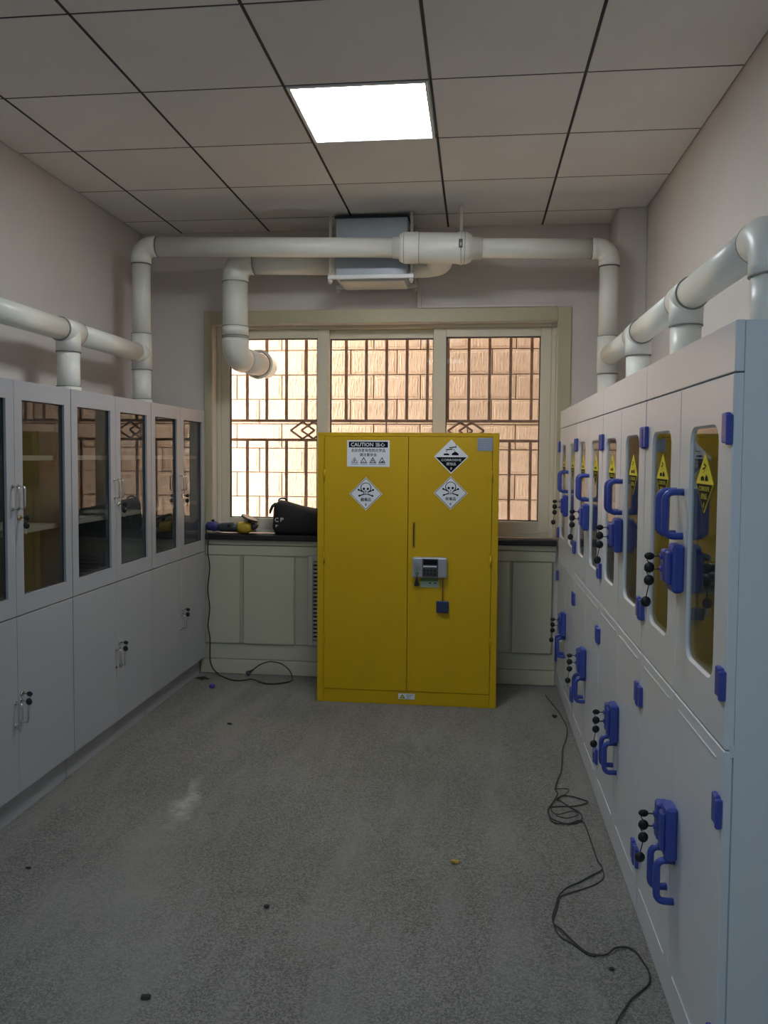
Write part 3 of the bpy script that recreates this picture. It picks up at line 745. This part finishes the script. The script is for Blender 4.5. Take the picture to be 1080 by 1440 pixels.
tag(b.build('wide_connector', cd), 'wide stepped connector in the middle of the crossing pipe')
# bend behind the connector leading back into the fan housing
pc = on(-.24); b = MB()
path = [pc, pc + Vector((0, .10, -.022))] + [Vector((-.24 - .10 + .10 * math.cos(t * math.pi / 20), 4.98 + .10 * math.sin(t * math.pi / 20), pc.z - .03)) for t in range(0, 11)] + [Vector((-.425, 5.08, pc.z - .03))]
b.tube([p - cd.location for p in path], .082, 'pvc', 28); b.build('bend', cd)
# hanger strap and rod
b = MB(); hx = -.105; q = on(hx) - cd.location
b.tube([q + Vector((0, .096 * math.cos(a * .3142), .096 * math.sin(a * .3142))) for a in range(20)], .004, 'rod', 6, closed=True)
b.box(q + Vector((-.004, -.004, .09)), q + Vector((.004, .004, ZC - 2.74 + 2.74 - on(hx).z)), 'rod'); b.tube([q + Vector((0, 0, .09)), q + Vector((0, 0, ZC - on(hx).z))], .010, 'rod', 10)
b.box(q + Vector((-.012, -.098, -.02)), q + Vector((.010, -.092, .03)), 'dkgrey', .002); b.build('hanger', cd)
# discharge branch to the window
bd = thing('exhaust_duct', (-1.54, 4.96, 2.1), 'thick ivory pipe dropping from the fan and bending out through the window pane', 'duct')
BR = .080; bz = 2.735; bx, by = -1.545, 4.99
pipe(bd, [(bx + .11, by, bz), (-.940, 5.045, bz)], BR)
elbow(bd, (bx, by, bz), (1, 0, 0), (0, 0, -1), .10, BR * 1.05, .03)
pipe(bd, [(bx, by, bz - .12), (bx, by, HZ + .12)], BR)
collar(bd, (bx, by, HZ + .165), (0, 0, 1), BR * 1.05, .06)
dd = (Vector((HX, 5.42, HZ)) - Vector((bx, by, HZ))); dd.normalize()
elbow(bd, (bx, by, HZ), (0, 0, 1), dd, .10, BR * 1.05, .02)
pipe(bd, [Vector((bx, by, HZ)) + dd * .11, (HX + dd.x * .12, 5.42 + .12, HZ)], BR)
b = MB(); c0 = Vector((HX, 5.372, HZ)) - bd.location
ring = [c0 + Vector((.093 * math.cos(a * math.pi / 16), 0, .093 * math.sin(a * math.pi / 16))) for a in range(32)]
b.tube(ring, .009, 'pvc', 8, closed=True); b.build('sealing_ring', bd)
b = MB(); b.tube([c0 + Vector((.083 * math.cos(a * math.pi / 16), -.004, .083 * math.sin(a * math.pi / 16))) for a in range(32)], .003, 'gasket', 6, closed=True); b.build('gasket_ring', bd)

# fan housing hung under the ceiling
ef = thing('exhaust_fan', (-.665, 5.08, 2.55), 'blue grey sheet metal fan housing hung below the ceiling above the window', 'exhaust fan')
def eb(a, c, mtl, bev=0):
    return MB().box(Vector(a) - ef.location, Vector(c) - ef.location, mtl, bev)
eb((-.885, 4.925, 2.60), (-.435, 5.225, 2.975), 'fanmetal', .006).build('housing', ef)
MB().tube([Vector((-.932, 5.045, 2.735)) - ef.location, Vector((-.884, 5.045, 2.735)) - ef.location], .084, 'pvc', 28).build('spigot', ef)
eb((-.86, 4.95, 2.588), (-.455, 5.20, 2.60), 'rod', .002).build('base_tray', ef)
eb((-.89, 4.918, 2.972), (-.43, 5.23, 2.985), 'grid_gap', .002).build('top_gasket', ef)
for y in (4.905, 5.20): eb((-.93, y, 2.598), (-.395, y + .022, 2.622), 'alu', .002).build('support_rail', ef)
for x in (-.915, -.41):
    for y in (4.916, 5.211):
        b = MB(); p = Vector((x, y, 0)) - ef.location
        b.tube([(p.x, p.y, .02), (p.x, p.y, ZC - 2.55)], .0085, 'rod', 8); b.cyl((p.x, p.y, .028), (p.x, p.y, .046), .015, 'rod', 6); b.cyl((p.x, p.y, .073), (p.x, p.y, .085), .015, 'rod', 6)
        b.build('hanging_rod', ef)
ct = thing('cable_trunking', (-.385, 5.25, 2.475), 'slim ivory cable trunking running from the fan down and along the window head', 'trunking')
MB().box((-.014, 0, 0.001), (.014, .02, .30), 'wall', .002).build('trunking_run', ct)
MB().box((.016, 0, 0.001), (.885, .02, .022), 'wall', .002).build('trunking_run', ct)

# ------------------------------------------------------------------ things on the sill
SZ = .965
bg_ = thing('tool_bag', (-1.2, 5.285, SZ), 'black soft tool bag with white letters standing on the sill beside the yellow cabinet', 'bag')
b = MB(); mi = b.mi('bag'); secs = []
for x, h, d in ((-.165, .09, .05), (-.16, .18, .10), (-.148, .22, .13), (-.12, .235, .14), (-.06, .225, .14), (.02, .20, .14), (.12, .18, .14), (.22, .165, .14), (.28, .15, .12), (.30, .09, .06)):
    ring = []
    for k in range(20):
        a = 2 * math.pi * k / 20; ca, sa = math.cos(a), math.sin(a)
        yy = math.copysign(abs(ca) ** .55, ca) * d / 2 * (1 - .25 * max(0, sa)); zz = h / 2 + math.copysign(abs(sa) ** .5, sa) * h / 2
        if x < -.155: zz = zz * .85 + .025
        ring.append(b.bm.verts.new((x + .004 * math.sin(5 * a), yy, zz + .003 * math.sin(9 * x * 10 + 3 * a) * (1 if zz > .02 else 0))))
    secs.append(ring)
for P, Q in zip(secs, secs[1:]):
    for k in range(20): f = b.bm.faces.new((P[k], P[(k + 1) % 20], Q[(k + 1) % 20], Q[k])); f.material_index = mi; f.smooth = True
for r_ in (secs[0], secs[-1]): b.bm.faces.new(r_).material_index = mi
b.build('bag_body', bg_)
b = MB(); b.tube([(-.135, 0, .225), (-.13, 0, .240), (-.115, 0, .247), (-.095, 0, .247), (-.085, 0, .240), (-.075, 0, .224)], .006, 'bag', 8); b.build('handle', bg_)
b = MB(); b.tube([(-.145, -.03, .215), (-.165, -.045, .195), (-.178, -.05, .165), (-.182, -.048, .145)], [.008, .011, .010, .007], 'bag', 8); b.build('strap', bg_)
b = MB(); D = Decal(b, (-.105, -.0715, .105), (1, 0, 0), (0, 0, 1), (0, -1, 0)); D.text('C', -.025, 0, .024, .030, 'white', True); D.text('P', .012, .002, .022, .026, 'white', True); D.text('P', -.024, -.042, .016, .018, 'white', True)
b.build('lettering', bg_)
pt = thing('power_tool', (-1.67, 5.275, SZ), 'yellow and black corded power tool lying on the sill by the left cabinets', 'power tool')
b = MB(); b.tube([(-.085, 0, .040), (-.06, 0, .042), (.02, 0, .045), (.06, 0, .045)], [.024, .030, .033, .034], 'dkgrey', 16); b.build('motor_body', pt)
b = MB(); b.tube([(-.17, 0, .052), (-.155, 0, .052), (-.11, 0, .048), (-.085, 0, .042)], [.020, .036, .036, .026], 'toolblue', 14); b.ball((-.125, -.01, .088), .012, 'black', (1.4, 1, 1)); b.build('rear_cap', pt)
b = MB(); b.tube([(.058, 0, .042), (.075, 0, .042), (.125, 0, .044), (.15, 0, .046)], [.037, .041, .040, .028], 'toolyellow', 16); b.build('gear_head', pt)
b = MB(); b.tube([(.15, 0, .046), (.175, 0, .055), (.19, 0, .068)], [.022, .020, .014], 'dkgrey', 12); b.build('spindle', pt)
b = MB(); b.cyl((.13, .01, .100), (.135, .01, .112), .060, 'dkgrey', 24); b.cyl((.132, .01, .07), (.134, .01, .101), .014, 'black', 12); b.build('disc_guard', pt)
b = MB(); b.cyl((0, -.03, .055), (0, -.036, .055), .012, 'black', 10); b.build('switch', pt)
# its cord hangs over the sill edge and lies on the floor
path = [(-1.835, 5.27, 1.012), (-1.828, 5.235, 1.0), (-1.815, 5.206, .975), (-1.804, 5.203, .94), (-1.807, 5.205, .842), (-1.795, 5.21, .735), (-1.808, 5.205, .587), (-1.796, 5.21, .46), (-1.807, 5.205, .341), (-1.795, 5.21, .243), (-1.794, 5.205, .114), (-1.775, 5.20, .05), (-1.735, 5.19, .014), (-1.68, 5.14, .007), (-1.591, 5.075, .006), (-1.528, 5.078, .006), (-1.471, 5.114, .006), (-1.381, 5.04, .006), (-1.319, 5.024, .006), (-1.251, 5.054, .006), (-1.205, 5.10, .008), (-1.205, 5.15, .02), (-1.235, 5.18, .06), (-1.285, 5.195, .092), (-1.335, 5.2, .104), (-1.386, 5.2, .104), (-1.446, 5.2, .08), (-1.490, 5.2, .045)]
def smooth_path(P, n=4):
    P = [Vector(p) for p in P]; out = []
    for i in range(len(P) - 1):
        p0, p1, p2, p3 = P[max(0, i - 1)], P[i], P[i + 1], P[min(len(P) - 1, i + 2)]
        for k in range(n):
            t = k / n; out.append(.5 * ((2 * p1) + (p2 - p0) * t + (2 * p0 - 5 * p1 + 4 * p2 - p3) * t * t + (3 * p1 - p0 - 3 * p2 + p3) * t ** 3))
    return out + [P[-1]]
pcd = tag(MB().tube([p - pt.location for p in smooth_path(path)], .0042, 'black', 8).build('power_cord', pt), 'black mains cord hanging down to the floor')
b = MB(); p0 = Vector((-1.490, 5.2, .045)) - pt.location; d = Vector((-.8, -.05, -.58)).normalized()
b.tube([p0, p0 + d * .03], [.006, .011], 'dkgrey', 10); b.tube([p0 + d * .03, p0 + d * .05], [.016, .018], 'dkgrey', 12)
for s in (-1, 1): b.tube([p0 + d * .05 + Vector((0, .006 * s, 0)), p0 + d * .068 + Vector((0, .006 * s, 0))], .002, 'chrome', 6)
b.build('plug', pcd)

# ------------------------------------------------------------------ wire and litter on the floor
wr = thing('floor_wire', (.4, 3.3, 0), 'thin dark wire tangled on the floor along the white cabinets', 'wire')
z = .005
p1 = [(0.455, 5.02), (0.478, 4.86), (0.500, 4.70), (0.512, 4.597), (0.520, 4.453), (0.512, 4.345), (0.485, 4.200), (0.459, 4.083), (0.442, 3.939), (0.421, 3.788), (0.398, 3.707), (0.375, 3.586), (0.380, 3.531), (0.349, 3.445), (0.326, 3.378), (0.324, 3.291), (0.341, 3.251), (0.383, 3.241), (0.428, 3.262), (0.457, 3.308), (0.454, 3.363), (0.423, 3.403), (0.384, 3.457), (0.372, 3.475), (0.396, 3.522), (0.437, 3.521), (0.479, 3.496), (0.501, 3.458), (0.448, 3.425), (0.390, 3.412), (0.330, 3.391), (0.322, 3.327), (0.338, 3.27), (0.39, 3.252), (0.44, 3.285), (0.460, 3.266), (0.465, 3.148), (0.466, 3.015), (0.470, 2.957), (0.477, 2.901), (0.433, 2.854), (0.380, 2.798), (0.333, 2.750), (0.301, 2.704), (0.284, 2.638), (0.267, 2.574), (0.269, 2.530), (0.285, 2.504), (0.316, 2.452), (0.349, 2.400), (0.375, 2.387), (0.411, 2.393), (0.439, 2.421), (0.469, 2.437), (0.492, 2.431), (0.507, 2.404), (0.515, 2.365), (0.520, 2.326), (0.513, 2.278), (0.485, 2.240), (0.448, 2.200), (0.422, 2.157), (0.391, 2.097), (.34, 1.98), (.30, 1.80)]
MB().tube([p - wr.location for p in smooth_path([(x, y, z + .004 * (i % 5 == 2)) for i, (x, y) in enumerate(p1)], 3)], .0028, 'wire', 6).build('strand', wr)
p2 = [(0.477, 2.901), (0.474, 2.850), (0.444, 2.802), (0.393, 2.761), (0.345, 2.730), (0.304, 2.696), (.288, 2.63), (.272, 2.572), (.267, 2.530), (0.274, 2.488), (0.289, 2.459), (0.315, 2.439), (0.349, 2.394), (.378, 2.381)]
MB().tube([p - wr.location for p in smooth_path([(x, y, .004) for x, y in p2], 3)], .0022, 'wire', 6).build('strand', wr)
p3 = [(.370, 3.578), (.433, 3.587), (.414, 3.528), (.36, 3.46), (.335, 3.36), (.36, 3.32), (.42, 3.36), (.445, 3.33), (.39, 3.29), (.35, 3.31)]
MB().tube([p - wr.location for p in smooth_path([(x, y, .010) for x, y in p3], 3)], .0020, 'wire', 6).build('strand', wr)
def crumb(name, x, y, r, mtl, lab, cat, sq=(1, 1, .5)):
    b = MB(); rs = random.Random(int(x * 1000) + int(y * 1000)); rr = bmesh.ops.create_icosphere(b.bm, subdivisions=2, radius=r); b.mi(mtl)
    for v in rr['verts']: k = rs.uniform(.75, 1.2); v.co = Vector((v.co.x * sq[0] * k, v.co.y * sq[1] * k, v.co.z * sq[2] * k))
    lo = min(v.co.z for v in b.bm.verts)
    for v in b.bm.verts: v.co.z -= lo
    o = b.build(name); o.location = (x, y, .0002); return tag(o, lab, cat)
crumb('yellow_chip', -.059, 2.887, .018, 'chip', 'small yellow chip lying alone on the open floor', 'litter', (1.1, .6, .35))
crumb('dark_crumb', -.891, 2.044, .013, 'dirt', 'largest dark crumb on the floor at the bottom of the photo', 'litter', (1.2, .8, .35))
crumb('dark_crumb', -.675, 2.515, .010, 'dirt', 'small dark crumb on the floor left of the middle', 'litter', (1, .8, .5))
crumb('dark_crumb', -1.35, 4.242, .012, 'dirt', 'small dark crumb on the floor before the grey cabinets', 'litter', (1.3, .7, .4))
crumb('dark_crumb', .415, 2.328, .008, 'dirt', 'small dark crumb lying within the near bend of the wire', 'litter', (1, .8, .5))
crumb('dark_crumb', .470, 4.60, .014, 'dirt', 'dark crumb beside the wire at the far end of the white cabinets', 'litter', (1, .7, .7))
crumb('dark_crumb', -1.597, 2.652, .008, 'dirt', 'flat dark crumb on the floor near the closest grey cabinet', 'litter', (1.5, .5, .4))
b = MB(); b.tube([(0, 0, 0), (0, 0, .018), (0, 0, .022)], [.017, .017, .014], 'purple', 16)
for k in range(12): a = k * math.pi / 6; b.box((.0165 * math.cos(a) - .0015, .0165 * math.sin(a) - .0015, .001), (.0165 * math.cos(a) + .0015, .0165 * math.sin(a) + .0015, .017), 'purple')
o = b.build('bottle_cap'); o.location = (-1.68, 4.912, .0002); tag(o, 'small purple plastic cap on the floor by the mains cord', 'cap')
b = MB(); b.tube([(-.05, 0, .006), (0, .005, .010), (.045, -.01, .006)], [.004, .008, .003], 'dirt', 8); b.tube([(0, -.03, .005), (.005, .02, .012)], .004, 'dirt', 6)
o = b.build('twig_scrap'); o.location = (-1.80, 5.09, .0002); tag(o, 'dark scrap on the floor at the end of the grey plinth', 'litter')
